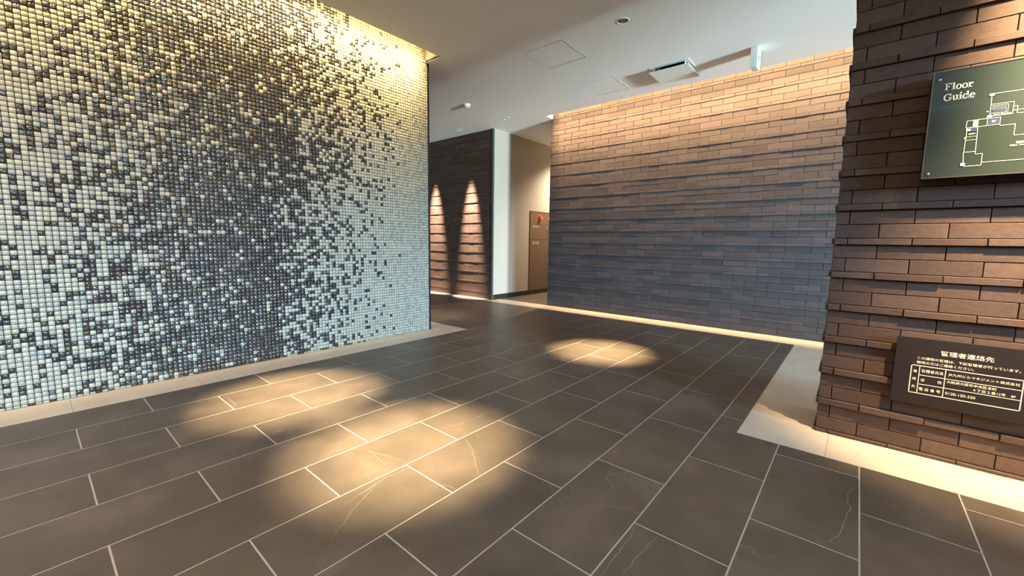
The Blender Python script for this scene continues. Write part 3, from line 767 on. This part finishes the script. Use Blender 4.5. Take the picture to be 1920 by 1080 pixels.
for (xa, za, xb, zb_) in ((0.306, 1.432, 0.3235, 1.447), (0.349, 1.4525, 0.379, 1.4745), (0.357, 1.499, 0.390, 1.508)):
    xa, za = gs(xa, za); xb, zb_ = gs(xb, zb_); MB().box(xa, YI-0.0006, za, xb, YI, zb_).build('map_block', M['mapblue'], e)
mb = MB()
for a, b in ((0.342, 1.503), (0.290, 1.409)):
    a, b = gs(a, b); MB().add([(a, YI-0.001, b+0.0035), (a, YI-0.001, b-0.0035), (a+0.006, YI-0.001, b)], [(0, 1, 2)]).build('map_arrow', M['ink'], e)
for body, x, z, wd_, h_ in (('EV', 0.3595, 1.460, 0.010, 0.007), ('Mail Corner', 0.362, 1.4865, 0.045, 0.0055), ('駐輪場', 0.4290, 1.370, 0.030, 0.0085), ('Bike Parking', 0.4150, 1.3595, 0.058, 0.0075),
                            ('管理室', 0.3005, 1.4205, 0.021, 0.006)):
    a, b = gs(x, z); text(body, a, b, wd_*KS, h_*KS, M['ink'], e, 'map_lettering', YI-0.0012, 0.01)

# ------------------------------------------------------------------ manager contact plate
YC = 2.600
e = empty('contact_plate', (0, YC, 0)); tag(e, 'black plate with pale Japanese manager contact details low on the brick pillar', 'sign')
MB().box(0.173, 0.0, 0.245, 0.622, 0.016, 0.554).build('plate', M['plate'], e)
ci = -0.0006
text('管理者連絡先', 0.318, 0.487, 0.158, 0.0225, M['goldink'], e, 'title_lettering', ci, 0.008)
text('この建物の管理は、下記管理者が行っています。', 0.247, 0.4585, 0.305, 0.0125, M['goldink'], e, 'lettering', ci, 0.004)
text('御用の方はご連絡ください。', 0.246, 0.4385, 0.177, 0.0125, M['goldink'], e, 'lettering', ci, 0.004)
mb = MB()
X0, X1, Z0, Z1 = 0.2315, 0.5630, 0.3000, 0.4285
for s_ in ((X0, Z0, X1, Z0), (X0, Z1, X1, Z1), (X0, Z0, X0, Z1), (X1, Z0, X1, Z1)): seg(mb, *s_, 0.0034, ci)
for s_ in ((0.2585, Z0, 0.2585, Z1), (0.341, Z0, 0.341, Z1)): seg(mb, *s_, 0.0026, ci)
for z in (0.386, 0.3435): seg(mb, 0.2585, z, X1, z, 0.0024, ci)
mb.build('table_lines', M['goldink'], e)
for ch, z in (('連', 0.3955), ('絡', 0.3600), ('先', 0.3235)): text(ch, 0.2385, z, 0.0125, 0.0125, M['goldink'], e, 'lettering', ci, 0.004)
text('管理者氏名', 0.265, 0.4000, 0.069, 0.0140, M['goldink'], e, 'lettering', ci, 0.004)
text('住', 0.266, 0.3580, 0.0130, 0.0135, M['goldink'], e, 'lettering', ci, 0.004)
text('所', 0.320, 0.3580, 0.0130, 0.0135, M['goldink'], e, 'lettering', ci, 0.004)
for k, ch in enumerate('電話番号'): text(ch, 0.2635+0.0187*k, 0.3150, 0.0130, 0.0140, M['goldink'], e, 'lettering', ci, 0.004)
text('JR九州ビルマネジメント株式会社', 0.350, 0.4000, 0.205, 0.0140, M['goldink'], e, 'lettering', ci, 0.004)
text('大阪府大阪市中央区本町', 0.3480, 0.3680, 0.146, 0.0125, M['goldink'], e, 'lettering', ci, 0.004)
text('４丁目２番12号　8F', 0.4280, 0.3500, 0.120, 0.0120, M['goldink'], e, 'lettering', ci, 0.004)
text('0120-150-320', 0.3480, 0.3165, 0.090, 0.0115, M['goldink'], e, 'lettering', ci, 0.004)
